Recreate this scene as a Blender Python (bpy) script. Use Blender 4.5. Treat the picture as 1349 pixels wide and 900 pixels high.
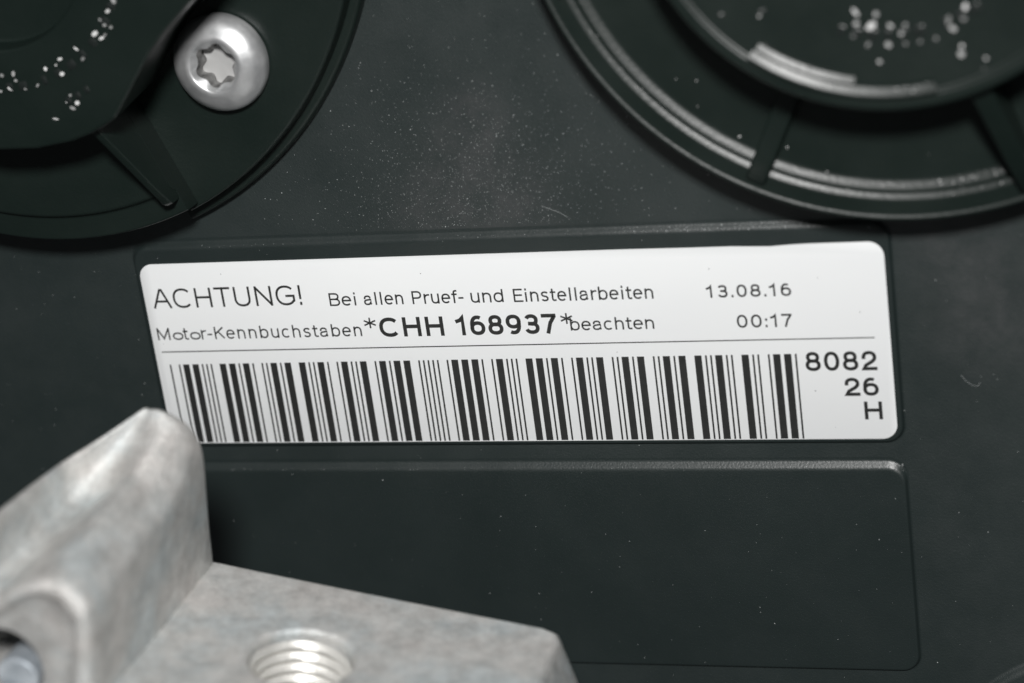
import bpy, math, random
from mathutils import Vector, Matrix, noise

# ------------------------------------------------------------------ scene, camera, light
for o in list(bpy.data.objects):
    bpy.data.objects.remove(o, do_unlink=True)
sc = bpy.context.scene
COL = sc.collection
MM = 0.001                                   # everything below is written in millimetres

cam = bpy.data.cameras.new('camera')
cam.sensor_width = 36.0
cam.lens = 81.17
cam.clip_start = 0.01
cam.clip_end = 10.0
cam.dof.use_dof = True
cam.dof.focus_distance = 0.2405
cam.dof.aperture_fstop = 16.0
co = bpy.data.objects.new('camera', cam)
COL.objects.link(co)
rows = ((0.95385948, -0.12967508, -0.27080706), (-0.0188181, -0.92597437, 0.37711715), (-0.29966309, -0.3546207, -0.88568967))
X, Y, Z = Vector(rows[0]), -Vector(rows[1]), -Vector(rows[2])
co.matrix_world = Matrix.Translation(Vector((72.661, 85.745, 212.131)) * MM) @ Matrix((X, Y, Z)).transposed().to_4x4()
sc.camera = co

w = bpy.data.worlds.new('World')
sc.world = w
w.use_nodes = True
bg = w.node_tree.nodes['Background']
bg.inputs['Color'].default_value = (0.93, 0.97, 1.0, 1)
bg.inputs['Strength'].default_value = 0.05

def area(name, loc, target, size, power, color=(1, 1, 1)):
    l = bpy.data.lights.new(name, 'AREA')
    l.shape = 'DISK'
    l.size = size * MM
    l.energy = power
    l.color = color
    o = bpy.data.objects.new(name, l)
    COL.objects.link(o)
    p = Vector(loc) * MM
    o.location = p
    o.rotation_euler = (Vector(target) * MM - p).to_track_quat('-Z', 'Y').to_euler()
    return o
area('camera_flash', (113, 232, 337), (0, 0, 0), 52, 1.93, (1.0, 0.99, 0.975))

sc.view_settings.view_transform = 'Standard'
sc.view_settings.look = 'None'
sc.view_settings.exposure = 0.0
sc.view_settings.gamma = 1.0
sc.view_settings.use_curve_mapping = False
sc.cycles.use_denoising = True
sc.cycles.sample_clamp_indirect = 4.0
random.seed(7)

# ------------------------------------------------------------------ materials
def mat(name):
    m = bpy.data.materials.new(name)
    m.use_nodes = True
    nt = m.node_tree
    return m, nt, nt.nodes['Principled BSDF']

def node(nt, t, **kw):
    n = nt.nodes.new(t)
    for k, v in kw.items():
        setattr(n, k, v)
    return n

def coords(nt):
    return node(nt, 'ShaderNodeNewGeometry').outputs['Position']

def noise_tex(nt, pos, per_mm, detail=2, rough=0.5):
    n = node(nt, 'ShaderNodeTexNoise')
    n.inputs['Scale'].default_value = per_mm * 1000
    n.inputs['Detail'].default_value = detail
    n.inputs['Roughness'].default_value = rough
    nt.links.new(pos, n.inputs['Vector'])
    return n.outputs['Fac']

def ramp(nt, fac, stops):
    r = node(nt, 'ShaderNodeValToRGB')
    el = r.color_ramp.elements
    el[0].position, el[0].color = stops[0][0], (*stops[0][1], 1)
    el[1].position, el[1].color = stops[-1][0], (*stops[-1][1], 1)
    for p, c in stops[1:-1]:
        e = el.new(p)
        e.color = (*c, 1)
    nt.links.new(fac, r.inputs['Fac'])
    return r.outputs['Color']

def bump(nt, bsdf, height, strength, dist_mm, prev=None):
    b = node(nt, 'ShaderNodeBump')
    b.inputs['Strength'].default_value = strength
    b.inputs['Distance'].default_value = dist_mm * MM
    nt.links.new(height, b.inputs['Height'])
    if prev is not None:
        nt.links.new(prev, b.inputs['Normal'])
    nt.links.new(b.outputs['Normal'], bsdf.inputs['Normal'])
    return b.outputs['Normal']

# textured black plastic of the cover; the pads have a finer, glossier grain
def black_plastic(name, c0, c1, r0, r1, spec, grain, depth, dust_sheen=False):
    m, nt, b = mat(name)
    pos = coords(nt)
    g = noise_tex(nt, pos, 0.05, 4, 0.6)
    col = ramp(nt, g, [(0.3, c0), (0.7, c1)])
    if dust_sheen:            # wiped dust above the label; spots right of it paint in brighter sheen
        tot = None
        for (x, y, r) in ((-1, 19, 9), (-6, 14, 8), (3, 15, 7), (0, 25, 6), (50, 3, 11), (46, 12, 8)):
            sub = node(nt, 'ShaderNodeVectorMath', operation='DISTANCE')
            nt.links.new(pos, sub.inputs[0])
            sub.inputs[1].default_value = (x * MM, y * MM, 0)
            mr = node(nt, 'ShaderNodeMapRange')
            mr.interpolation_type = 'SMOOTHSTEP'
            mr.inputs['From Min'].default_value = 0
            mr.inputs['From Max'].default_value = r * MM
            mr.inputs['To Min'].default_value = 1
            mr.inputs['To Max'].default_value = 0
            nt.links.new(sub.outputs['Value'], mr.inputs['Value'])
            if tot is None:
                tot = mr.outputs['Result']
            else:
                ad = node(nt, 'ShaderNodeMath', operation='ADD', use_clamp=True)
                nt.links.new(tot, ad.inputs[0])
                nt.links.new(mr.outputs['Result'], ad.inputs[1])
                tot = ad.outputs[0]
        ml = node(nt, 'ShaderNodeMath', operation='MULTIPLY')
        nt.links.new(tot, ml.inputs[0])
        nt.links.new(ramp(nt, noise_tex(nt, pos, 0.35, 6, 0.75), [(0.35, (0.1,) * 3), (0.7, (1,) * 3)]), ml.inputs[1])
        mx = node(nt, 'ShaderNodeMix', data_type='RGBA')
        nt.links.new(ml.outputs[0], mx.inputs['Factor'])
        nt.links.new(col, mx.inputs['A'])
        mx.inputs['B'].default_value = (0.040, 0.044, 0.045, 1)
        col = mx.outputs['Result']
    nt.links.new(col, b.inputs['Base Color'])
    gp = noise_tex(nt, pos, 0.11, 9, 0.72)
    nt.links.new(ramp(nt, gp, [(0.32, (r0,) * 3), (0.68, (r1,) * 3)]), b.inputs['Roughness'])
    b.inputs['Specular IOR Level'].default_value = spec
    bump(nt, b, noise_tex(nt, pos, grain, 2, 0.6), 0.4, depth)
    return m
M_PANEL = black_plastic('grained_black_plastic', (0.011, 0.0185, 0.018), (0.015, 0.0235, 0.023), 0.42, 0.57, 0.85, 4.5, 0.06, True)
M_PAD = black_plastic('satin_black_plastic', (0.012, 0.019, 0.0185), (0.016, 0.024, 0.0235), 0.35, 0.45, 0.75, 4.5, 0.06)

# smoother moulded plastic of the caps
M_CAP, nt, b = mat('smooth_black_plastic')
pos = coords(nt)
g = noise_tex(nt, pos, 0.08, 4, 0.6)
nt.links.new(ramp(nt, g, [(0.3, (0.0055, 0.0112, 0.0092)), (0.7, (0.0085, 0.0150, 0.0125))]), b.inputs['Base Color'])
nt.links.new(ramp(nt, g, [(0.3, (0.34,) * 3), (0.7, (0.41,) * 3)]), b.inputs['Roughness'])
bump(nt, b, noise_tex(nt, pos, 2.6, 3, 0.6), 0.45, 0.05)

M_MARK, nt, b = mat('polished_black_plastic')
b.inputs['Base Color'].default_value = (0.012, 0.016, 0.015, 1)
b.inputs['Roughness'].default_value = 0.36
b.inputs['Specular IOR Level'].default_value = 0.6

# label
M_PAPER, nt, b = mat('white_label_film')
pos = coords(nt)
g = noise_tex(nt, pos, 0.06, 3)
nt.links.new(ramp(nt, g, [(0.3, (0.815, 0.83, 0.84)), (0.7, (0.835, 0.85, 0.855))]), b.inputs['Base Color'])
b.inputs['Roughness'].default_value = 0.55
b.inputs['Specular IOR Level'].default_value = 0.35
n1 = bump(nt, b, noise_tex(nt, pos, 0.12, 3), 0.12, 0.12)
bump(nt, b, noise_tex(nt, pos, 6, 2), 0.12, 0.02, n1)

M_INK, nt, b = mat('black_print')
pos = coords(nt)
g = noise_tex(nt, pos, 1.2, 3)
nt.links.new(ramp(nt, g, [(0.3, (0.017, 0.018, 0.0175)), (0.75, (0.025, 0.0255, 0.025))]), b.inputs['Base Color'])
b.inputs['Roughness'].default_value = 0.5

# cast aluminium
M_CAST, nt, b = mat('cast_aluminium')
pos = coords(nt)
g = noise_tex(nt, pos, 0.45, 7, 0.75)
lo = ramp(nt, g, [(0.32, (0.47, 0.47, 0.465)), (0.5, (0.63, 0.63, 0.625)), (0.68, (0.79, 0.79, 0.785))])
hue = ramp(nt, noise_tex(nt, pos, 0.13, 4, 0.6), [(0.35, (0.92, 0.98, 1.0)), (0.5, (1.0, 1.0, 0.985)), (0.65, (1.0, 0.965, 0.94))])
mx = node(nt, 'ShaderNodeMix', data_type='RGBA', blend_type='MULTIPLY')
mx.inputs['Factor'].default_value = 1.0
nt.links.new(lo, mx.inputs['A'])
nt.links.new(hue, mx.inputs['B'])
nt.links.new(mx.outputs['Result'], b.inputs['Base Color'])
b.inputs['Metallic'].default_value = 0.42
g2 = noise_tex(nt, pos, 0.35, 4, 0.6)
nt.links.new(ramp(nt, g2, [(0.3, (0.36,) * 3), (0.7, (0.55,) * 3)]), b.inputs['Roughness'])
n1 = bump(nt, b, noise_tex(nt, pos, 0.5, 6, 0.7), 0.4, 0.3)
bump(nt, b, noise_tex(nt, pos, 2.2, 5, 0.75), 0.7, 0.2, n1)

M_THREAD, nt, b = mat('machined_aluminium')
b.inputs['Base Color'].default_value = (0.72, 0.71, 0.68, 1)
b.inputs['Metallic'].default_value = 0.5
b.inputs['Roughness'].default_value = 0.46
pos = coords(nt)
bump(nt, b, noise_tex(nt, pos, 1.2, 4, 0.7), 0.5, 0.2)

M_ZINC, nt, b = mat('zinc_plated_steel')
pos = coords(nt)
g = noise_tex(nt, pos, 0.5, 5, 0.6)
nt.links.new(ramp(nt, g, [(0.3, (0.50, 0.51, 0.52)), (0.7, (0.66, 0.665, 0.67))]), b.inputs['Base Color'])
b.inputs['Metallic'].default_value = 0.7
nt.links.new(ramp(nt, g, [(0.3, (0.38,) * 3), (0.7, (0.5,) * 3)]), b.inputs['Roughness'])
bump(nt, b, noise_tex(nt, pos, 0.8, 3), 0.2, 0.07)

M_DARK, nt, b = mat('shaded_steel')  # darker copy of the screw steel with socket shade put into its colour
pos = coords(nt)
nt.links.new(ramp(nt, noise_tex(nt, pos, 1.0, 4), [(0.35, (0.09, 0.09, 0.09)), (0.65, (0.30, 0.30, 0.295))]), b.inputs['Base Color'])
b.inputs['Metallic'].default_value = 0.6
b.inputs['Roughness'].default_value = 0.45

M_FLOOR, nt, b = mat('pressed_steel')
b.inputs['Base Color'].default_value = (0.52, 0.52, 0.515, 1)
b.inputs['Metallic'].default_value = 0.25
b.inputs['Roughness'].default_value = 0.5

M_BLUE, nt, b = mat('dull_bluish_steel')
pos = coords(nt)
g = noise_tex(nt, pos, 0.5, 4)
nt.links.new(ramp(nt, g, [(0.3, (0.33, 0.37, 0.41)), (0.7, (0.52, 0.56, 0.60))]), b.inputs['Base Color'])
b.inputs['Metallic'].default_value = 0.35
b.inputs['Roughness'].default_value = 0.5

M_DUST, nt, b = mat('pale_dust_and_sparkle')
b.inputs['Base Color'].default_value = (0.45, 0.47, 0.47, 1)
b.inputs['Roughness'].default_value = 0.5

# ------------------------------------------------------------------ mesh helpers
def tag(o, label=None, cat=None, group=None, kind=None):
    for k, v in (('label', label), ('category', cat), ('group', group), ('kind', kind)):
        if v:
            o[k] = v
    return o

def thing(name, loc, label, cat):
    o = bpy.data.objects.new(name, None)
    o.empty_display_size = 0.005
    COL.objects.link(o)
    o.location = Vector(loc) * MM
    o['mmloc'] = list(loc)
    return tag(o, label, cat)

def obj(name, verts, faces, material, parent=None, origin=None, smooth=35):
    """verts in world millimetres; one mesh object, set relative to its parent or its own origin"""
    base = Vector((0, 0, 0))
    if parent is not None:
        base = parent.matrix_basis.translation / MM
        if parent.parent is not None:
            base = base + parent.parent.matrix_basis.translation / MM
    org = Vector(origin) if origin is not None else base
    me = bpy.data.meshes.new(name)
    me.from_pydata([tuple((Vector(v) - org) * MM) for v in verts], [], faces)
    me.materials.append(material)
    me.validate()
    me.update()
    import bmesh
    bm = bmesh.new()
    bm.from_mesh(me)
    bmesh.ops.recalc_face_normals(bm, faces=bm.faces)
    bm.to_mesh(me)
    bm.free()
    if smooth:
        me.shade_smooth()
        me.set_sharp_from_angle(angle=math.radians(smooth))
    o = bpy.data.objects.new(name, me)
    COL.objects.link(o)
    o.location = (org - base) * MM
    if parent is not None:
        o.parent = parent
    return o

def fillet(pts, n=5):
    """pts: (a, b[, radius]) polyline with rounded corners"""
    out = []
    for i, p in enumerate(pts):
        if len(p) < 3 or i in (0, len(pts) - 1) or p[2] <= 0:
            out.append((p[0], p[1]))
            continue
        P, A, B = Vector(p[:2]), Vector(pts[i - 1][:2]), Vector(pts[i + 1][:2])
        da, db = (A - P), (B - P)
        t = min(p[2], da.length * 0.48, db.length * 0.48)
        a, c = P + da.normalized() * t, P + db.normalized() * t
        for k in range(n + 1):
            s = k / n
            q = a * (1 - s) ** 2 + P * 2 * s * (1 - s) + c * s * s
            out.append((q.x, q.y))
    return out

def lathe(center, prof, a0=0.0, a1=360.0, n=160):
    """prof: (r, z) from the outside in; a full turn or a capped sector"""
    full = abs(a1 - a0 - 360) < 1e-6
    V, F = [], []
    m = n if full else n + 1
    for r, z in prof:
        for k in range(m):
            a = math.radians(a0 + (a1 - a0) * k / n)
            V.append((center[0] + r * math.cos(a), center[1] + r * math.sin(a), z))
    for i in range(len(prof) - 1):
        for k in range(n):
            k2 = (k + 1) % m
            F.append((i * m + k, i * m + k2, (i + 1) * m + k2, (i + 1) * m + k))
    if not full:
        zb = prof[0][1]
        for k in (0, n):
            ring = [i * m + k for i in range(len(prof))]
            a = math.radians(a0 + (a1 - a0) * k / n)
            V.append((center[0] + prof[-1][0] * math.cos(a), center[1] + prof[-1][0] * math.sin(a), zb))
            F.append(tuple(ring + [len(V) - 1]))
    return V, F

def ray_poly(c, poly, a):
    """distance from c to the polygon outline along angle a"""
    d = (math.cos(a), math.sin(a))
    best = None
    for i in range(len(poly)):
        p, q = poly[i], poly[(i + 1) % len(poly)]
        ex, ey = q[0] - p[0], q[1] - p[1]
        den = d[0] * ey - d[1] * ex
        if abs(den) < 1e-12:
            continue
        wx, wy = p[0] - c[0], p[1] - c[1]
        t = (wx * ey - wy * ex) / den
        s = (wx * d[1] - wy * d[0]) / den
        if t > 0 and -1e-9 <= s <= 1 + 1e-9:
            best = t if best is None else max(best, t)
    return best

def angles_for(c, poly, n):
    A = [2 * math.pi * k / n for k in range(n)]
    A += [math.atan2(p[1] - c[1], p[0] - c[0]) % (2 * math.pi) for p in poly]
    A.sort()
    out = []
    for a in A:
        if not out or a - out[-1] > 1e-4:
            out.append(a)
    return out

def rings_mesh(rings, close=True, cap_first=False, cap_last=False):
    V, F = [], []
    m = len(rings[0])
    for r in rings:
        V += list(r)
    for i in range(len(rings) - 1):
        for k in range(m if close else m - 1):
            k2 = (k + 1) % m
            F.append((i * m + k, i * m + k2, (i + 1) * m + k2, (i + 1) * m + k))
    if cap_first:
        F.append(tuple(range(m)))
    if cap_last:
        F.append(tuple(range((len(rings) - 1) * m, len(rings) * m)))
    return V, F

def round_rect(x0, y0, x1, y1, r, n=8):
    P = []
    for cx, cy, a in ((x1 - r, y1 - r, 0), (x0 + r, y1 - r, 90), (x0 + r, y0 + r, 180), (x1 - r, y0 + r, 270)):
        for k in range(n + 1):
            t = math.radians(a + 90 * k / n)
            P.append((cx + r * math.cos(t), cy + r * math.sin(t)))
    return P

# ------------------------------------------------------------------ cover panel with raised pads
ZB = -0.5
V, F = [], []
nx, ny = 60, 60
x0, x1, y0, y1 = -130, 130, -110, 130
rings = [[(x0, y0, ZB - 3), (x1, y0, ZB - 3), (x1, y1, ZB - 3), (x0, y1, ZB - 3)],
         [(x0, y0, ZB), (x1, y0, ZB), (x1, y1, ZB), (x0, y1, ZB)]]
V, F = rings_mesh(rings, cap_first=True, cap_last=True)
panel = obj('cover_panel', V, F, M_PANEL, origin=(0, 0, ZB), smooth=0)
tag(panel, 'grained black plastic engine cover panel under the white label', None, None, 'structure')

def pad(x0, y0, x1, y1, r, h, run=0.7, name='raised_pad'):
    """low raised field: gentle slope along the top, steep on the other three sides"""
    prof = fillet([(run + 0.4, 0.003), (run, 0.003, 0.2), (0.1, h, 0.3), (-0.8, h)], 6)
    rings = []
    for d, z in prof:
        e = d * .35 if d > 0 else d
        rings.append([(x, y, ZB + z) for x, y in round_rect(x0 - e, y0 - e, x1 + e, y1 + d, max(r + e, 0.05))])
    V, F = rings_mesh(rings, cap_last=True)
    return obj(name, V, F, M_PAD, panel, smooth=60)
pad(-40.35, -10.85, 40.45, 12.1, 1.7, 0.42)
pad(-40.6, -37.1, 40.3, -13.95, 1.7, 0.5, 0.78)

V, F = lathe((60, -54), [(r, ZB + z) for r, z in fillet([(20.5, 0.003), (19.8, 0.003, .25), (19.2, .6, .4), (15, .6), (0.01, .6)])], n=140)
obj('raised_pad', V, F, M_PANEL, panel, smooth=60)

# ------------------------------------------------------------------ label
label = thing('warning_label', (0, 0, ZB + 0.42), 'white printed sticker reading ACHTUNG with barcode on black plastic pad', 'label')
out = []
for i, (x, y) in enumerate(round_rect(-40, -10.53, 40, 10.53, 1.55, 10)):
    out.append((x, y))
# the upper edge is cut a little unevenly
P = []
for i in range(len(out)):
    a, c = out[i], out[(i + 1) % len(out)]
    P.append(a)
    if abs(a[1] - c[1]) < 1e-6 and a[1] > 0:
        for k in range(1, 40):
            x = a[0] + (c[0] - a[0]) * k / 40
            dent = -0.17 * math.exp(-((x - 28.5) / 2.2) ** 2) - 0.05 * math.exp(-((x - 22) / 5) ** 2)
            P.append((x, a[1] + dent))
ZL = 0.0
V, F = rings_mesh([[(x, y, ZB + 0.422) for x, y in P], [(x, y, ZL - 0.01) for x, y in P],
                   [(x * 0.9996, y * 0.9985, ZL) for x, y in P]], cap_last=True)
obj('backing', V, F, M_PAPER, label, smooth=30)

# --- single-stroke lettering (cap height 1), widened into ribbons
def arc(cx, cy, rx, ry, a0, a1, n=14, e=2.25):
    pts = []
    for k in range(n + 1):
        a = math.radians(a0 + (a1 - a0) * k / n)
        c, s = math.cos(a), math.sin(a)
        pts.append((cx + rx * math.copysign(abs(c) ** (2 / e), c), cy + ry * math.copysign(abs(s) ** (2 / e), s)))
    return pts
XH = 0.74
G = {
    'A': (.80, [[(0, 0), (.36, 1), (.44, 1), (.80, 0)], [(.13, .34), (.67, .34)]]),
    'C': (.80, [arc(.42, .5, .42, .5, 42, 318, 24)]),
    'H': (.70, [[(0, 0), (0, 1)], [(.70, 0), (.70, 1)], [(0, .52), (.70, .52)]]),
    'T': (.68, [[(0, 1), (.68, 1)], [(.34, 0), (.34, 1)]]),
    'U': (.68, [[(0, 1), (0, .36)] + arc(.34, .36, .34, .36, 180, 360) + [(.68, .36), (.68, 1)]]),
    'N': (.70, [[(0, 0), (0, 1)], [(0, 1), (.70, 0)], [(.70, 0), (.70, 1)]]),
    'G': (.84, [arc(.42, .5, .42, .5, 42, 322, 24) + [(.80, .20), (.80, .47), (.46, .47)]]),
    '!': (.10, [[(.05, 1), (.05, .33)], [(.05, 0), (.05, .06)]]),
    'B': (.62, [[(0, 0), (0, 1), (.34, 1)] + arc(.34, .76, .24, .24, 90, -90, 10) + [(.36, .52)] + arc(.36, .26, .26, .26, 90, -90, 10) + [(0, 0)], [(0, .52), (.36, .52)]]),
    'P': (.60, [[(0, 0), (0, 1), (.34, 1)] + arc(.34, .73, .26, .27, 90, -90, 12) + [(0, .46)]]),
    'E': (.56, [[(.56, 1), (0, 1), (0, 0), (.58, 0)], [(0, .52), (.52, .52)]]),
    'M': (.88, [[(0, 0), (0, 1)], [(0, 1), (.44, .08), (.88, 1)], [(.88, 1), (.88, 0)]]),
    'K': (.68, [[(0, 0), (0, 1)], [(.64, 1), (.02, .42)], [(.24, .60), (.68, 0)]]),
    'a': (.50, [[(.03, .53)] + arc(.24, .49, .22, .23, 165, 0, 10) + [(.46, .5), (.46, .08), (.52, .0)], [(.46, .42), (.25, .39)] + arc(.21, .19, .21, .19, 90, 270, 10) + [(.30, .01)] + arc(.22, .22, .24, .22, 290, 345, 5)]),
    'e': (.54, [[(.01, .38), (.54, .38)] + arc(.27, .36, .27, .36, 10, 318, 24)]),
    'i': (.08, [[(.04, 0), (.04, XH - .04)], [(.04, .97), (.04, 1.02)]]),
    'l': (.08, [[(.04, 0), (.04, 1)]]),
    'n': (.48, [[(0, 0), (0, XH)], [(0, .42)] + arc(.24, .42, .24, .30, 165, 0, 12) + [(.48, .40), (.48, 0)]]),
    'h': (.48, [[(0, 0), (0, 1)], [(0, .42)] + arc(.24, .42, .24, .30, 165, 0, 12) + [(.48, .40), (.48, 0)]]),
    'u': (.48, [[(.48, 0), (.48, XH)], [(0, XH), (0, .30)] + arc(.24, .30, .24, .30, 180, 345, 12) + [(.48, .30)]]),
    'r': (.28, [[(0, 0), (0, XH)], [(0, .40)] + arc(.28, .38, .28, .33, 165, 85, 8)]),
    'f': (.30, [[(.30, 1.0)] + arc(.26, .84, .14, .16, 90, 180, 6) + [(.12, .8), (.12, 0)], [(0, .70), (.29, .70)]]),
    't': (.30, [[(.11, .93), (.11, .16)] + arc(.25, .16, .14, .16, 180, 270, 6) + [(.31, .01)], [(0, .70), (.29, .70)]]),
    'd': (.54, [[(.54, 0), (.54, 1)], arc(.27, .36, .27, .36, 0, 360, 26)]),
    'b': (.54, [[(0, 0), (0, 1)], arc(.27, .36, .27, .36, 0, 360, 26)]),
    'o': (.56, [arc(.36, .28, .36, .28, 0, 360, 28)]),
    'c': (.50, [arc(.27, .36, .27, .36, 48, 312, 20)]),
    's': (.46, [arc(.24, .54, .21, .18, 25, 180, 10) + [(.05, .48), (.12, .40), (.34, .34), (.43, .25)] + arc(.23, .19, .21, .19, 10, -160, 10)]),
    '-': (.26, [[(0, .37), (.26, .37)]]),
    '.': (.10, [[(.05, 0), (.05, .05)]]),
    ':': (.10, [[(.05, 0), (.05, .05)], [(.05, .58), (.05, .63)]]),
    '0': (.58, [arc(.29, .5, .29, .5, 0, 360, 28)]),
    '1': (.34, [[(0, .78), (.16, .84), (.28, 1), (.28, 0)]]),
    '2': (.58, [[(.02, .70)] + arc(.29, .72, .27, .28, 175, -30, 14) + [(.42, .44), (.12, .22), (.02, 0), (.58, 0)]]),
    '3': (.58, [arc(.28, .75, .25, .25, 160, -80, 14) + [(.2, .53)], [(.2, .53), (.3, .53)] + arc(.29, .265, .28, .265, 85, -165, 16)]),
    '6': (.58, [arc(.29, .32, .29, .32, 0, 360, 24), [(.01, .34)] + arc(.31, .5, .30, .5, 180, 62, 14)]),
    '7': (.56, [[(0, 1), (.56, 1), (.56, .95), (.34, .55), (.20, 0)]]),
    '8': (.58, [arc(.29, .76, .24, .24, 0, 360, 22), arc(.29, .27, .29, .27, 0, 360, 24)]),
    '9': (.58, [arc(.29, .68, .29, .32, 0, 360, 24), [(.57, .66)] + arc(.27, .5, .30, .5, 0, -118, 14)]),
    '*': (.44, [[(.22, .28), (.22, .72)], [(.02, .40), (.42, .60)], [(.02, .60), (.42, .40)]]),
}

def ribbon(pts, half, z, V, F):
    q = [Vector(pts[0])]
    for p in pts[1:]:
        if (Vector(p) - q[-1]).length > 1e-3:
            q.append(Vector(p))
    closed = len(q) > 6 and (q[0] - q[-1]).length < 0.02
    if closed:
        q = q[:-1]
    if not closed:                      # square stroke ends on upright and level strokes
        for e, f in ((0, 1), (-1, -2)):
            d = q[e] - q[f]
            if min(abs(d.x), abs(d.y)) < .45 * max(abs(d.x), abs(d.y)):
                q[e] = q[e] + d.normalized() * half * .95
    n, base = len(q), len(V)
    for i, p in enumerate(q):
        a = q[i - 1] if (i > 0 or closed) else None
        c = q[(i + 1) % n] if (i < n - 1 or closed) else None
        d1 = (p - a).normalized() if a is not None else (c - p).normalized()
        d2 = (c - p).normalized() if c is not None else d1
        n1, n2 = Vector((-d1.y, d1.x)), Vector((-d2.y, d2.x))
        t = n1 + n2
        t = t.normalized() if t.length > 1e-4 else n1
        L = half / max(0.45, t.dot(n1))
        V.append((p.x + t.x * L, p.y + t.y * L, z))
        V.append((p.x - t.x * L, p.y - t.y * L, z))
    for i in range(n if closed else n - 1):
        j = (i + 1) % n
        F.append((base + 2 * i, base + 2 * i + 1, base + 2 * j + 1, base + 2 * j))

LSB, RSB = {}, {}
for c in 'CGeocdas0683925': LSB[c] = .6
for c in 'AT*7!.:-': LSB[c] = .35
for c in 'CGeocbsB0683925PD': RSB[c] = .6
for c in 'ATrft*7KE.:-': RSB[c] = .35
for c in 'tf1': LSB[c] = .45

def write(text, x0, x1, y, cap, weight, V, F, gap=0.3):
    """fit one word between x0 and x1 on baseline y (ink to ink)"""
    half = weight / 2
    adv = sum(G[c][0] for c in text)
    k = cap - weight
    side = [(RSB.get(p, 1) + LSB.get(q, 1)) / 2 for p, q in zip(text, text[1:])]
    sx = (x1 - x0 - weight * len(text)) / (adv + gap * sum(side))
    x = x0 + half
    for i, c in enumerate(text):
        wd, strokes = G[c]
        for st in strokes:
            write.z += 2e-5
            ribbon([(x + px * sx, y + half + py * k) for px, py in st], half, ZL + 0.004 + write.z, V, F)
        x += wd * sx + weight + (gap * side[i] * sx if i < len(side) else 0)
write.z = 0

def line(name, words):
    V, F = [], []
    write.z = 0
    for wd in words:
        write(*wd[:6], V, F, *wd[6:])
    return obj(name, V, F, M_INK, label, smooth=0)

line('printed_text', [('ACHTUNG!', -39.05, -21.62, 5.45, 2.26, .25, .24)])
line('printed_text', [('Bei', -18.63, -15.58, 5.24, 1.46, .185, .21), ('allen', -14.75, -10.35, 5.24, 1.46, .185, .21),
                      ('Pruef-', -9.35, -3.7, 5.22, 1.46, .185, .21), ('und', -2.92, .62, 5.20, 1.46, .185, .2), ('Einstellarbeiten', 1.72, 16.5, 5.17, 1.46, .185, .21)])
line('printed_text', [('Motor-Kennbuchstaben', -39.3, -15.55, 1.76, 1.44, .175, .28)])
line('printed_text', [('*', -15.2, -13.78, 1.98, 2.5, .18), ('CHH', -13.5, -6.35, 1.6, 2.2, .41, .24), ('168937', -5.0, 5.95, 1.6, 2.2, .41, .26),
                      ('*', 6.38, 7.75, 1.98, 2.5, .18)])
line('printed_text', [('beachten', 7.38, 16.22, 1.88, 1.40, .178, .2)])
line('printed_text', [('13.08.16', 21.95, 30.55, 5.10, 1.34, .21, .42)])
line('printed_text', [('00:17', 24.78, 30.36, 1.80, 1.40, .21, .40)])
line('printed_text', [('8082', 31.32, 38.5, -3.03, 2.08, .36, .28)])
line('printed_text', [('26', 35.05, 38.45, -5.79, 1.98, .36, .24)])
line('printed_text', [('H', 36.85, 38.65, -8.39, 1.98, .36, .24)])
def rect(V, F, x0, y0, x1, y1, z, y0b=None, y1b=None):
    n = len(V)
    V += [(x0, y0, z), (x1, y0 if y0b is None else y0b, z), (x1, y1 if y1b is None else y1b, z), (x0, y1, z)]
    F.append((n, n + 1, n + 2, n + 3))
V, F = [], []
rect(V, F, -39.2, .31, 38.45, .44, ZL + .004, .41, .53)
obj('rule_line', V, F, M_INK, label, smooth=0)
CODE = {'*': 'nwnnwnwnn', '0': 'nnnwwnwnn', '1': 'wnnwnnnnw', '6': 'nnwwwnnnn', '8': 'wnnwnnwnn', '9': 'nnwwnnwnn', '3': 'wnwwnnnnn',
        '7': 'nnnwnnwnw', '2': 'nnwwnnnnw', 'H': 'wnnnnwwnn'}
V, F = [], []
x = -38.56
for c in '*0168937808226H*':
    for i, e in enumerate(CODE[c]):
        if i % 2 == 0:
            wd = .75 if e == 'w' else .19
            rect(V, F, x, -10.44, x + wd, -1.12, ZL + .004)
            x += .737 if e == 'w' else .149
        else:
            x += .929 if e == 'w' else .372
    x += .372
obj('barcode', V, F, M_INK, label, smooth=0)

V, F = [], []
for x, y, r in ((37.2, 3.2, .07), (32.1, -5.2, .07), (33.3, 6.9, .05), (22.5, 8.2, .06), (-30.5, 9.2, .05), (-8, 8.6, .05), (-38.8, 1.3, .04), (12, -.6, .05), (33.8, -9.2, .04)):
    n = len(V)
    V += [(x + r * math.cos(k) * random.uniform(.6, 1.3), y + r * math.sin(k) * random.uniform(.6, 1.3), ZL + .006) for k in range(6)]
    F.append(tuple(range(n, n + 6)))
obj('dirt_specks', V, F, M_INK, label, smooth=0)['kind'] = 'stuff'

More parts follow.
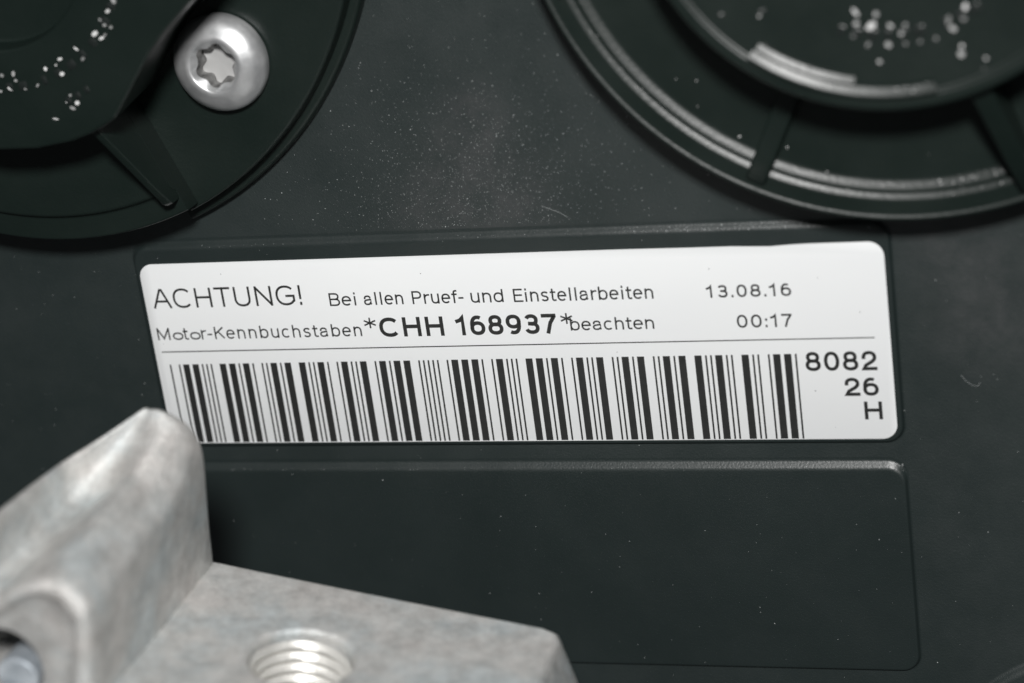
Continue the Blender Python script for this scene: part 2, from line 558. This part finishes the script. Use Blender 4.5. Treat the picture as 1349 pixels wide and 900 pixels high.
# ------------------------------------------------------------------ ribs and marks
def rib(parent, p0, p1, z0, z1, zb, wd=1.5, name='rib', m=M_CAP):
    """tapered rib with rounded crest, from p0 to p1"""
    a, c = Vector(p0), Vector(p1)
    d = (c - a).normalized()
    s = Vector((-d.y, d.x))
    rings = []
    L = (c - a).length
    for t, sc_, in ((0, 1), (.25, 1), (.5, 1), (.75, 1), (1 - .35 / L, 1), (1, .8)):
        q = a + d * (L * t)
        zt = z0 + (z1 - z0) * t
        if t == 1:
            zt -= .35
        h = wd / 2
        sec = fillet([(h * 1.08, zb), (h, zt, .24), (-h, zt, .24), (-h * 1.08, zb)], 4)
        rings.append([(q.x + s.x * u * sc_, q.y + s.y * u * sc_, z) for u, z in sec])
    V, F = rings_mesh(rings, cap_first=True, cap_last=True)
    return obj(name, V, F, m, parent, smooth=50)

def mark(parent, x, y, z, size, tilt_to):
    """small wedge added on the raised lettering, its face tilted to glint"""
    nrm = Vector(tilt_to).normalized()
    nrm = (nrm + Vector((random.uniform(-.12, .12), random.uniform(-.12, .12), 0))).normalized()
    t = Vector((0, 0, 1)).cross(nrm).normalized()
    u = nrm.cross(t)
    a, c = size * random.uniform(.5, 2.0), size * random.uniform(.6, 1.3)
    ro = random.uniform(0, 3.1)
    t, u = t * math.cos(ro) + u * math.sin(ro), u * math.cos(ro) - t * math.sin(ro)
    top = []
    mid = Vector((x, y, z + .06))
    for k in range(8):
        an = 2 * math.pi * k / 8
        top.append(mid + t * a * math.cos(an) + u * c * math.sin(an))
    lo = min(p.z for p in top) - .02
    top = [p + Vector((0, 0, z + .03 - lo)) for p in top]
    V, F = rings_mesh([[(p.x, p.y, z - .05) for p in top], [tuple(p) for p in top]], cap_last=True)
    return obj('embossed_glint', V, F, M_MARK, parent, smooth=25)

def polar(c, r, a):
    return (c[0] + r * math.cos(math.radians(a)), c[1] + r * math.sin(math.radians(a)))

def letter(parent, c, r, a, z, w, h):
    """worn raised character: a low block with sloped sides, set along an arc"""
    p = Vector((*polar(c, r, a), z))
    t = Vector((-math.sin(math.radians(a)), math.cos(math.radians(a)), 0))
    n = Vector((math.cos(math.radians(a)), math.sin(math.radians(a)), 0))
    rings = []
    for k, zz in ((1.0, -.03), (.8, .09), (.55, .12)):
        rings.append([tuple(p + t * x * (w - (1 - k) * .5 * h) + n * y * h * k + Vector((0, 0, zz))) for x, y in ((-1, -.6), (-.8, -1), (.8, -1), (1, -.6), (1, .6), (.8, 1), (-.8, 1), (-1, .6))])
    V, F = rings_mesh(rings, cap_last=True)
    return obj('embossed_letter', V, F, M_MARK, parent, smooth=40)

# ------------------------------------------------------------------ right-hand cap
CR = (44.0, 50.0)
cap = thing('plastic_cap', (CR[0], CR[1], ZB), 'round black plastic cap with deep ribbed ring groove above the date on the label', 'cap')
prof = fillet([(35.55, ZB - .02), (35.5, 5.5, .2), (35.3, 5.5, .08), (35.0, 5.38, .1), (33.55, 5.38, .15), (32.95, 5.12, .1), (32.85, 4.65, .05), (32.65, 4.6, .1), (31.95, 4.3, .25), (23.0, 4.3, .3), (22.75, 12.5, .4), (21.6, 12.5, .3), (21.3, 12.2, .3), (10, 12.1), (.01, 12.1)], 6)
V, F = lathe(CR, prof, n=220)
obj('body', V, F, M_CAP, cap, smooth=45)
for a, wd, zt0, zt1 in ((-115.5, 2.0, 5.9, 5.75), (-71.5, 1.9, 11.2, 6.2), (-160.5, 1.9, 7.5, 5.5), (-28, 1.9, 9, 5.8), (16, 1.9, 9, 5.8), (60, 1.9, 9, 5.8), (105, 1.9, 9, 5.8), (150, 1.9, 9, 5.8)):
    rib(cap, polar(CR, 22.3, a), polar(CR, 34.6, a), zt0, zt1, 3.9, wd)
prof = fillet([(21.6, 12.0), (21.5, 12.95, .15), (21.25, 12.95, .2), (20.55, 12.62, .15), (20.45, 12.55), (20.3, 12.1), (20.3, 12.0)], 5)
V, F = lathe(CR, prof, -127, -80, 50)
obj('arc_ridge', V, F, M_CAP, cap, smooth=45)
prof = fillet([(20.44, 12.0), (20.44, 12.85, .1), (20.25, 12.82, .2), (19.6, 12.5, .15), (19.5, 12.0)], 5)
V, F = lathe(CR, prof, -126.5, -100, 30)
obj('arc_ridge', V, F, M_CAP, cap, smooth=45)
HR = (.14, .375, .915)
# tiny tilted facets added along the moulded edges to sparkle in the flash
V, F = [], []
def glint_facet(r, z, a, size):
    n = Vector((HR[0] + random.uniform(-.12, .12), HR[1] + random.uniform(-.12, .12), HR[2])).normalized()
    t = n.orthogonal().normalized()
    u = n.cross(t)
    p = Vector((*polar(CR, r, a), z))
    k0 = len(V)
    for k in range(5):
        an = 2 * math.pi * k / 5
        V.append(tuple(p + n * .05 + (t * math.cos(an) + u * math.sin(an)) * size * random.uniform(.6, 1.3)))
    V.append(tuple(p - n * .1))
    F.append(tuple(range(k0, k0 + 5)))
    for k in range(5):
        F.append((k0 + (k + 1) % 5, k0 + k, k0 + 5))
for _ in range(70):
    glint_facet(random.gauss(32.3, .2), 4.5, random.uniform(-116, -72), random.uniform(.05, .12))
for _ in range(40):
    glint_facet(random.gauss(33.2, .15), 5.28, random.uniform(-160, -75), random.uniform(.05, .1))
for _ in range(34):
    glint_facet(random.gauss(19.95, .15), 12.7, random.uniform(-126, -100), random.uniform(.05, .12))
for _ in range(34):
    glint_facet(random.gauss(20.9, .2), 12.8, random.uniform(-126, -82), random.uniform(.05, .12))
for r, z, a, q in ((31.4, 4.3, -121, .13), (30.5, 4.35, -112.5, .1), (27, 4.3, -140, .08), (29, 4.3, -133, .09), (31, 4.3, -130, .08), (30.2, 4.3, -136, .08), (29.5, 4.3, -87, .07)):
    glint_facet(r, z, a, q)
obj('edge_glints', V, F, M_MARK, cap, smooth=0)['kind'] = 'stuff'
for x, y in [(29.0, 37.0), (32.7, 37.1), (32.4, 36.6), (41.0, 35.4), (40.7, 34.3), (42.3, 35.1), (44.0, 35.0), (45.3, 35.0), (44.9, 34.3), (41.9, 33.4), (43.7, 33.3), (45.2, 33.3), (46.5, 33.4),
             (47.9, 33.6), (49.1, 35.2), (50.6, 36.3), (50.4, 35.3), (49.4, 34.4), (50.1, 32.8), (50.0, 32.1), (52.1, 31.6), (51.9, 30.7), (42.8, 31.8), (42.8, 36.1), (41.0, 36.4)]:
    mark(cap, x, y, 12.1, random.choice((.17, .21, .26)), HR)

for k, a in enumerate((-106, -101, -96, -91, -86, -81, -72, -67, -62)):
    letter(cap, CR, 15.8, a, 12.1, .34 + .12 * (k % 3), .55)

# ------------------------------------------------------------------ left-hand cap
CL = (-46.0, 52.5)
cap2 = thing('plastic_cap', (CL[0], CL[1], ZB), 'round black plastic cap with stepped rim fixed by a star-socket screw', 'cap')
V, F = lathe(CL, fillet([(39.35, ZB - .02), (39.3, 1.0, .5), (36.5, 1.0), (30, 1.0)], 5), -69.3, 80, 130)
obj('lower_flange', V, F, M_CAP, cap2, smooth=45)
V, F = lathe(CL, fillet([(38.25, .98), (38.2, 3.0, .35), (36.5, 3.0), (20, 3.0)], 5), -67, 80, 130)
obj('rim_plate', V, F, M_CAP, cap2, smooth=45)
CB = (-44.2, 53.05)
V, F = lathe(CB, fillet([(37.6, ZB - .02), (37.5, 5.6, .3), (35.0, 5.6, .25), (34.7, 6.2, .3), (30, 6.2), (18, 6.2)], 5), -200, -67.9, 130)
obj('rim_plate', V, F, M_CAP, cap2, smooth=45)
hc = (-42.6, 48.9)
poly = [polar((-43.4, 54.6), 26.6, a) for a in range(-280, -109, 5)] + [(-50.1, 29.0), (-45.2, 28.06), (-41.1, 28.0), (-37.2, 28.55), (-35.0, 29.2), (-33.4, 29.9), (-31.9, 30.7), (-29.4, 33.8), (-26.8, 37.1), (-24.8, 39.1), (-21.6, 41.8), (-17, 46.3), (-13.5, 51), (-13.5, 60), (-20, 70), (-30, 76)]
A = angles_for(hc, poly, 170)
R_ = [ray_poly(hc, poly, a) for a in A]
prof = fillet([(-1.0, 2.9), (0, 14.0, .5), (-2.5, 14.0)], 6)
rings = [[(hc[0] + (r + d) * math.cos(a), hc[1] + (r + d) * math.sin(a), z) for a, r in zip(A, R_)] for d, z in prof]
for r, z in fillet([(14, 14.0), (10.6, 14.0, .3), (10.4, 11.6, .4), (7, 11.6), (.01, 11.6)], 5):
    rings.append([(hc[0] + r * math.cos(a), hc[1] + r * math.sin(a), z) for a in A])
V, F = rings_mesh(rings)
obj('hub', V, F, M_CAP, cap2, smooth=45)
rib(cap2, (-35.4, 30.0), (-31.2, 19.5), 13.0, 7.6, 5.5, .95)
for x, y in [(-30.3, 41.5), (-31.3, 40.7), (-30.9, 40.2), (-30.3, 39.9), (-32.1, 39.4), (-31.5, 38.9), (-31.1, 39.2), (-34.5, 38.0), (-33.9, 37.0), (-36.4, 37.1), (-37.0, 36.5), (-38.2, 36.2), (-36.5, 35.6),
             (-43.1, 35.8), (-41.8, 35.9), (-41.7, 35.2), (-39.4, 34.6), (-40.8, 34.3), (-42.5, 34.4), (-43.6, 34.2), (-36.1, 33.4), (-36.7, 32.7), (-35.5, 32.6), (-36.1, 32.1), (-38.2, 31.1), (-29.5, 42.5)]:
    mark(cap2, x, y, 14.0, random.choice((.13, .16, .2)), (.45, .345, .82))

for k, a in enumerate((-96, -90, -84, -74, -67, -60, -53, -46, -36, -29)):
    letter(cap2, hc, 14.4, a, 14.0, .3 + .1 * (k % 3), .5)
for a in (-69, -65, -61):
    letter(cap2, hc, 17.2, a, 14.0, .3, .4)

# ------------------------------------------------------------------ star-socket screw
SC = (-24.35, 33.2)
zs = 3.0
N = 144
def circ_ring(r, z):
    return [(SC[0] + r * math.cos(2 * math.pi * k / N), SC[1] + r * math.sin(2 * math.pi * k / N), z) for k in range(N)]
def star(r, amp, z, rot=18):
    P = []
    for k in range(N):
        a = 2 * math.pi * k / N
        c = math.cos(6 * (a - math.radians(rot)))
        rr = r + amp * math.copysign(abs(c) ** .8, c)
        P.append((SC[0] + rr * math.cos(a), SC[1] + rr * math.sin(a), z))
    return P
screw = thing('torx_screw', (SC[0], SC[1], zs), 'domed silver screw with six-pointed star socket in the black cap', 'screw')
rings = [circ_ring(r, z) for r, z in fillet([(4.7, zs + .0), (5.05, zs + .25, .15), (5.05, zs + 1.15, .45), (4.3, zs + 2.15, .9), (3.0, zs + 2.75, .6), (2.62, zs + 2.75)], 6)]
rings += [star(2.5, .03, zs + 2.66), star(2.1, .2, zs + 2.1)]
V, F = rings_mesh(rings, cap_first=True)
head = obj('screw_head', V, F, M_ZINC, screw, smooth=50)
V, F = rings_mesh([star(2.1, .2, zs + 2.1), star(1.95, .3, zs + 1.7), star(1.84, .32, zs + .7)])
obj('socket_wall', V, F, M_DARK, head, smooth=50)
rings = [star(1.86, .33, zs + .7), star(1.7, .27, zs + .69), star(1.0, .05, zs + .64), circ_ring(.02, zs + .6)]
V, F = rings_mesh(rings, cap_last=True)
obj('socket_floor', V, F, M_FLOOR, head, smooth=30)

for x, y, z, l, a in ((-26.75, 35.7, 5.05, .34, 70), (-25.95, 35.9, 5.05, .34, 70), (-24.45, 29.7, 5.0, .4, -20), (-23.65, 29.8, 5.0, .25, 10)):
    rings = []
    for t in (-1, -.7, 0, .7, 1):
        h = .16 * math.sqrt(max(0, 1 - t * t)) + .02
        d = Vector((math.cos(math.radians(a)), math.sin(math.radians(a)), 0))
        q = Vector((x, y, z)) + d * l * t
        rings.append([tuple(q + Vector((-d.y, d.x, 0)) * h * math.cos(k * math.pi / 5) + Vector((0, 0, .4 * h + h * math.sin(k * math.pi / 5)))) for k in range(6)])
    V, F = rings_mesh(rings, close=False)
    obj('stamped_mark', V, F, M_ZINC, head, smooth=60)

# ------------------------------------------------------------------ cast bracket
O = Vector((-24.55, -11.78, 25.35))
KB = .915
U, Nn = Vector((.98, -.2007, 0)), Vector((.2007, .98, 0))
def B(u, n, z):
    return tuple(O + (U * u + Nn * n + Vector((0, 0, z - 8))) * KB)
bracket = thing('metal_bracket', B(10, -8, 8), 'rough cast aluminium bracket with upright wall and threaded hole below the label', 'bracket')

# shelf: plate square to the panel, threaded hole through it
hole_u, hole_z, hole_r = 15.6, 23.0, 5.2
sx0, sx1, sz0, sz1 = -.4, 39.3, 8.0, 52.0
poly = [(sx0, sz0), (sx1 - 2, sz0), (sx1 - .6, sz0 + .5), (sx1, sz0 + 1.9), (sx1 + 1.5, sz1), (sx0, sz1)]
hcn = (hole_u, hole_z)
A = angles_for(hcn, poly, 160)
R_ = [ray_poly(hcn, poly, a) for a in A]
def sring(d, n, drop=0):
    return [B(hcn[0] + (r + d) * math.cos(a), n, hcn[1] + (r + d) * math.sin(a)) for a, r in zip(A, R_)]
rings = []
for d, n in fillet([(3.8, -9), (-.1, 0, .9), (-2.2, 0)], 6):
    rings.append(sring(d, n))
for k in range(1, 7):      # shallow unevenness of the casting towards the hole
    t = k / 7
    rings.append([B(hcn[0] + ((r - 2.2) * (1 - t) + (hole_r + .9) * t) * math.cos(a), .18 * noise.noise(Vector((a * 2, t * 3, 1))) * (1 - t), hcn[1] + ((r - 2.2) * (1 - t) + (hole_r + .9) * t) * math.sin(a)) for a, r in zip(A, R_)])
for r, n in fillet([(hole_r + .9, 0), (hole_r + .45, -.05, .2), (hole_r + .15, -.5, .1), (hole_r + .15, -9)], 4):
    rings.append([B(hcn[0] + r * math.cos(a), n, hcn[1] + r * math.sin(a)) for a in A])
V, F = rings_mesh(rings)
F.append(tuple(range(len(A))))
shelf = obj('shelf', V, F, M_CAST, bracket, smooth=50)
# internal thread
rings = []
NT = 72
pitch = 1.35
depth = 8.5
steps = int(depth / pitch * 8)
V, F = [], []
for i in range(steps + 1):
    for k in range(NT + 1):
        n = -.35 - i * pitch / 8 - pitch * k / NT
        ph = (i % 8) / 8
        r = hole_r + .05 - .5 * (1 - abs(2 * ph - 1)) ** .8 + .12 * noise.noise(Vector((k * .25, i * .35, 5)))
        a = 2 * math.pi * k / NT
        V.append(B(hcn[0] + r * math.cos(a), n, hcn[1] + r * math.sin(a)))
for i in range(steps):
    for k in range(NT):
        F.append((i * (NT + 1) + k, i * (NT + 1) + k + 1, (i + 1) * (NT + 1) + k + 1, (i + 1) * (NT + 1) + k))
obj('thread', V, F, M_THREAD, shelf, smooth=60)

# upright wall, lofted from the far end to the near end
far = [(0, -8), (0, 0), (.4, 8.7), (.69, 15.6), (.27, 17.8), (-.5, 19.3), (-2.1, 20.3), (-3.6, 20.7), (-4.2, 20.6), (-4.5, 20.5), (-4.7, 20.5), (-4.9, 20.55), (-5.2, 20.5), (-5.6, 20.1), (-6.2, 19.0), (-6.5, 2), (-7, -8)]
mid = [(.3, -8), (.4, 0), (.55, 7), (.6, 12.6), (.1, 13.6), (-2.6, 16.3), (-3.6, 16.6), (-5.4, 14.6), (-7.4, 12.9), (-9.4, 12.6), (-10.1, 12.9), (-10.5, 14.2), (-10.6, 15.8), (-10.9, 16.3), (-11.5, 16.2), (-12.6, 5), (-13, -8)]
near = [(.2, -8), (.4, 0), (.5, 6), (.45, 10.6), (-.3, 12.0), (-2.2, 13.6), (-4.6, 13.9), (-7.6, 12.2), (-9.6, 10.6), (-11.0, 10.7), (-11.4, 11.1), (-11.55, 13.2), (-11.6, 16.2), (-11.9, 16.6), (-12.8, 16.4), (-15, 5), (-16, -8)]
def smooth_sec(sec):
    P = [Vector(p) for p in sec]
    for _ in range(2):
        Q = [P[0]]
        for i in range(len(P) - 1):
            Q += [P[i] * .75 + P[i + 1] * .25, P[i] * .25 + P[i + 1] * .75]
        Q.append(P[-1])
        P = Q
    return P
SF, SM, SN = smooth_sec(far), smooth_sec(mid), smooth_sec(near)
zf, zn = 8.0, 40.0
hb = Vector((-9.0, 2.8))
rings = []
cf = Vector((-3, 6))
def inset(sec, c, d):
    out = []
    for p in sec:
        v = p - c
        out.append(c + v * max(0, 1 - d / max(v.length, 1e-6)))
    return out
for d, z in ((3.0, zf), (1.0, zf), (.45, zf + .12), (.12, zf + .45), (0, zf + 1)):
    rings.append([B(p.x, p.y, z + .308 * max(p.y, 0)) for p in inset(SF, cf, d)])
for k in range(1, 24):
    t = k / 24
    z = zf + 1 + (zn - zf - 2.5) * t
    s = t / .44 if t < .44 else (t - .44) / .56
    sec = [a * (1 - s) + c * s for a, c in (zip(SF, SM) if t < .44 else zip(SM, SN))]
    rings.append([B(p.x + .06 * noise.noise(Vector((i * .12, t * 4, 3))), p.y + .07 * noise.noise(Vector((i * .12, t * 4, 9))), z + .308 * max(p.y, 0) * max(0, 1 - t / .44)) for i, p in enumerate(sec)])
for d, z in ((0, zn - 1.2), (.25, zn - .45), (.8, zn - .05), (1.5, zn), (1.9, zn - .1), (2.2, zn - .5)):
    rings.append([B(p.x, p.y, z) for p in inset(SN, hb, d)])
hr = 4.0
sec = inset(SN, hb, 2.6)
for t in (.0, .5, 1.0):
    rings.append([B(*(p * (1 - t) + (hb + (p - hb).normalized() * (hr + .5)) * t), zn - .7) for p in sec])
for r, z in ((hr + .15, zn - .8), (hr, zn - 1.2), (hr, zn - 2.2), (hr + 2.2, zn - 3.5), (hr + 2.2, zn - 20), (.02, zn - 20)):
    rings.append([B(*(hb + (p - hb).normalized() * r), z) for p in sec])
V, F = rings_mesh(rings, close=True, cap_first=True)
obj('upright_wall', V, F, M_CAST, bracket, smooth=50)

# rounded bolt end inside the wall's hole
bc = hb + Vector((.2, -3.0))
prof = fillet([(2.3, zn - 14), (2.3, zn - 2.9, .5), (1.5, zn - 2.8, .3), (.02, zn - 2.75)], 6)
V, F = [], []
rings = [[B(bc.x + r * math.cos(2 * math.pi * k / 48), bc.y + .5 + r * .9 * math.sin(2 * math.pi * k / 48), z) for k in range(48)] for r, z in prof]
V, F = rings_mesh(rings, cap_first=True, cap_last=True)
bolt = obj('bolt_end', V, F, M_BLUE, origin=B(bc.x, bc.y, zn - 14), smooth=50)
tag(bolt, 'dull bluish rounded bolt end inside the hole of the bracket wall', 'bolt')

# ------------------------------------------------------------------ dust, edge sparkle and lint
V, F = [], []
def speck(x, y, z, s):
    n = len(V)
    sx, sy, sz = s * random.uniform(.6, 1.2), s * random.uniform(.6, 1.2), s * random.uniform(.5, .9)
    a = random.uniform(0, 3.14)
    c, d = math.cos(a), math.sin(a)
    for px, py, pz in ((sx, 0, 0), (0, sy, 0), (-sx, 0, 0), (0, -sy, 0), (0, 0, sz), (0, 0, -sz)):
        V.append((x + c * px - d * py, y + d * px + c * py, z + pz + sz * .4))
    for i in range(4):
        F.append((n + i, n + (i + 1) % 4, n + 4))
        F.append((n + (i + 1) % 4, n + i, n + 5))
def surf(x, y):
    for c, r in ((CR, 36), (CL, 40)):
        if math.hypot(x - c[0], y - c[1]) < r:
            return None
    if -40.2 < x < 40.2 and -10.8 < y < 10.8:
        return None
    if -40.8 < x < 40.6 and -10.8 < y < 12.2:
        return ZB + .42
    if -40.4 < x < 40 and -37 < y < -13.9:
        return ZB + .5
    if -42 < x < 42 and -38.4 < y < 13.4:
        return None if y > 12 or y < -37 else ZB
    return ZB
def scatter(n, fx, fy, size):
    k = 0
    while k < n:
        x, y = fx(), fy()
        z = surf(x, y)
        k += 1
        if z is not None:
            speck(x, y, z, size())
sz = lambda lo, hi: (lambda: lo + (hi - lo) * random.random() ** 4)
scatter(1500, lambda: random.uniform(-66, 62), lambda: random.uniform(-45, 42), sz(.012, .06))
scatter(90, lambda: random.uniform(-66, 62), lambda: random.uniform(-45, 42), sz(.045, .09))
scatter(4200, lambda: random.gauss(-1, 8), lambda: 13 + abs(random.gauss(0, 9)), sz(.012, .055))
scatter(160, lambda: random.gauss(0, 14), lambda: 13 + abs(random.gauss(0, 13)), sz(.04, .10))
def edge(n, x0, x1, y, z, size):  # pale specks added on the pad slopes, standing in for sparkle
    for _ in range(n):
        d = random.random()
        speck(random.uniform(x0, x1), y + .1 + .55 * d, ZB + z * (1 - d), size())
edge(260, -33, 36, 12.1, .42, sz(.012, .05))
edge(300, 14, 33, 12.1, .42, sz(.02, .075))
edge(420, -34, 40, -13.95, .5, sz(.012, .055))
edge(30, 38.5, 40.3, -14.2, .5, sz(.03, .09))
dust = obj('dust', V, F, M_DUST, origin=(0, 0, ZB), smooth=0)
tag(dust, 'fine pale dust specks over the black plastic, with added sparkle along pad edges', 'dust', None, 'stuff')

def fibre(pts, r, label):
    rings = []
    P = [Vector(p) for p in pts]
    for i, p in enumerate(P):
        d = (P[min(i + 1, len(P) - 1)] - P[max(i - 1, 0)]).normalized()
        s = Vector((-d.y, d.x, 0)).normalized()
        rings.append([tuple(p + s * r * math.cos(k * math.pi / 3) + Vector((0, 0, r + r * math.sin(k * math.pi / 3)))) for k in range(6)])
    V, F = rings_mesh(rings, cap_first=True, cap_last=True)
    o = obj('lint_fibre', V, F, M_DUST, origin=P[len(P) // 2], smooth=60)
    return tag(o, label, 'lint')
fibre([(46.6, -3.9, ZB), (47.0, -4.5, ZB), (47.6, -5.0, ZB), (48.2, -5.1, ZB), (48.4, -4.7, ZB)], .013, 'short curled pale lint fibre on the plastic right of the label')
fibre([(5.8, 15.3, ZB), (6.8, 14.9, ZB), (7.7, 14.5, ZB), (8.4, 14.0, ZB)], .013, 'thin straight pale lint fibre on the plastic above the label')
for o in bpy.data.objects:
    if 'mmloc' in o:
        del o['mmloc']
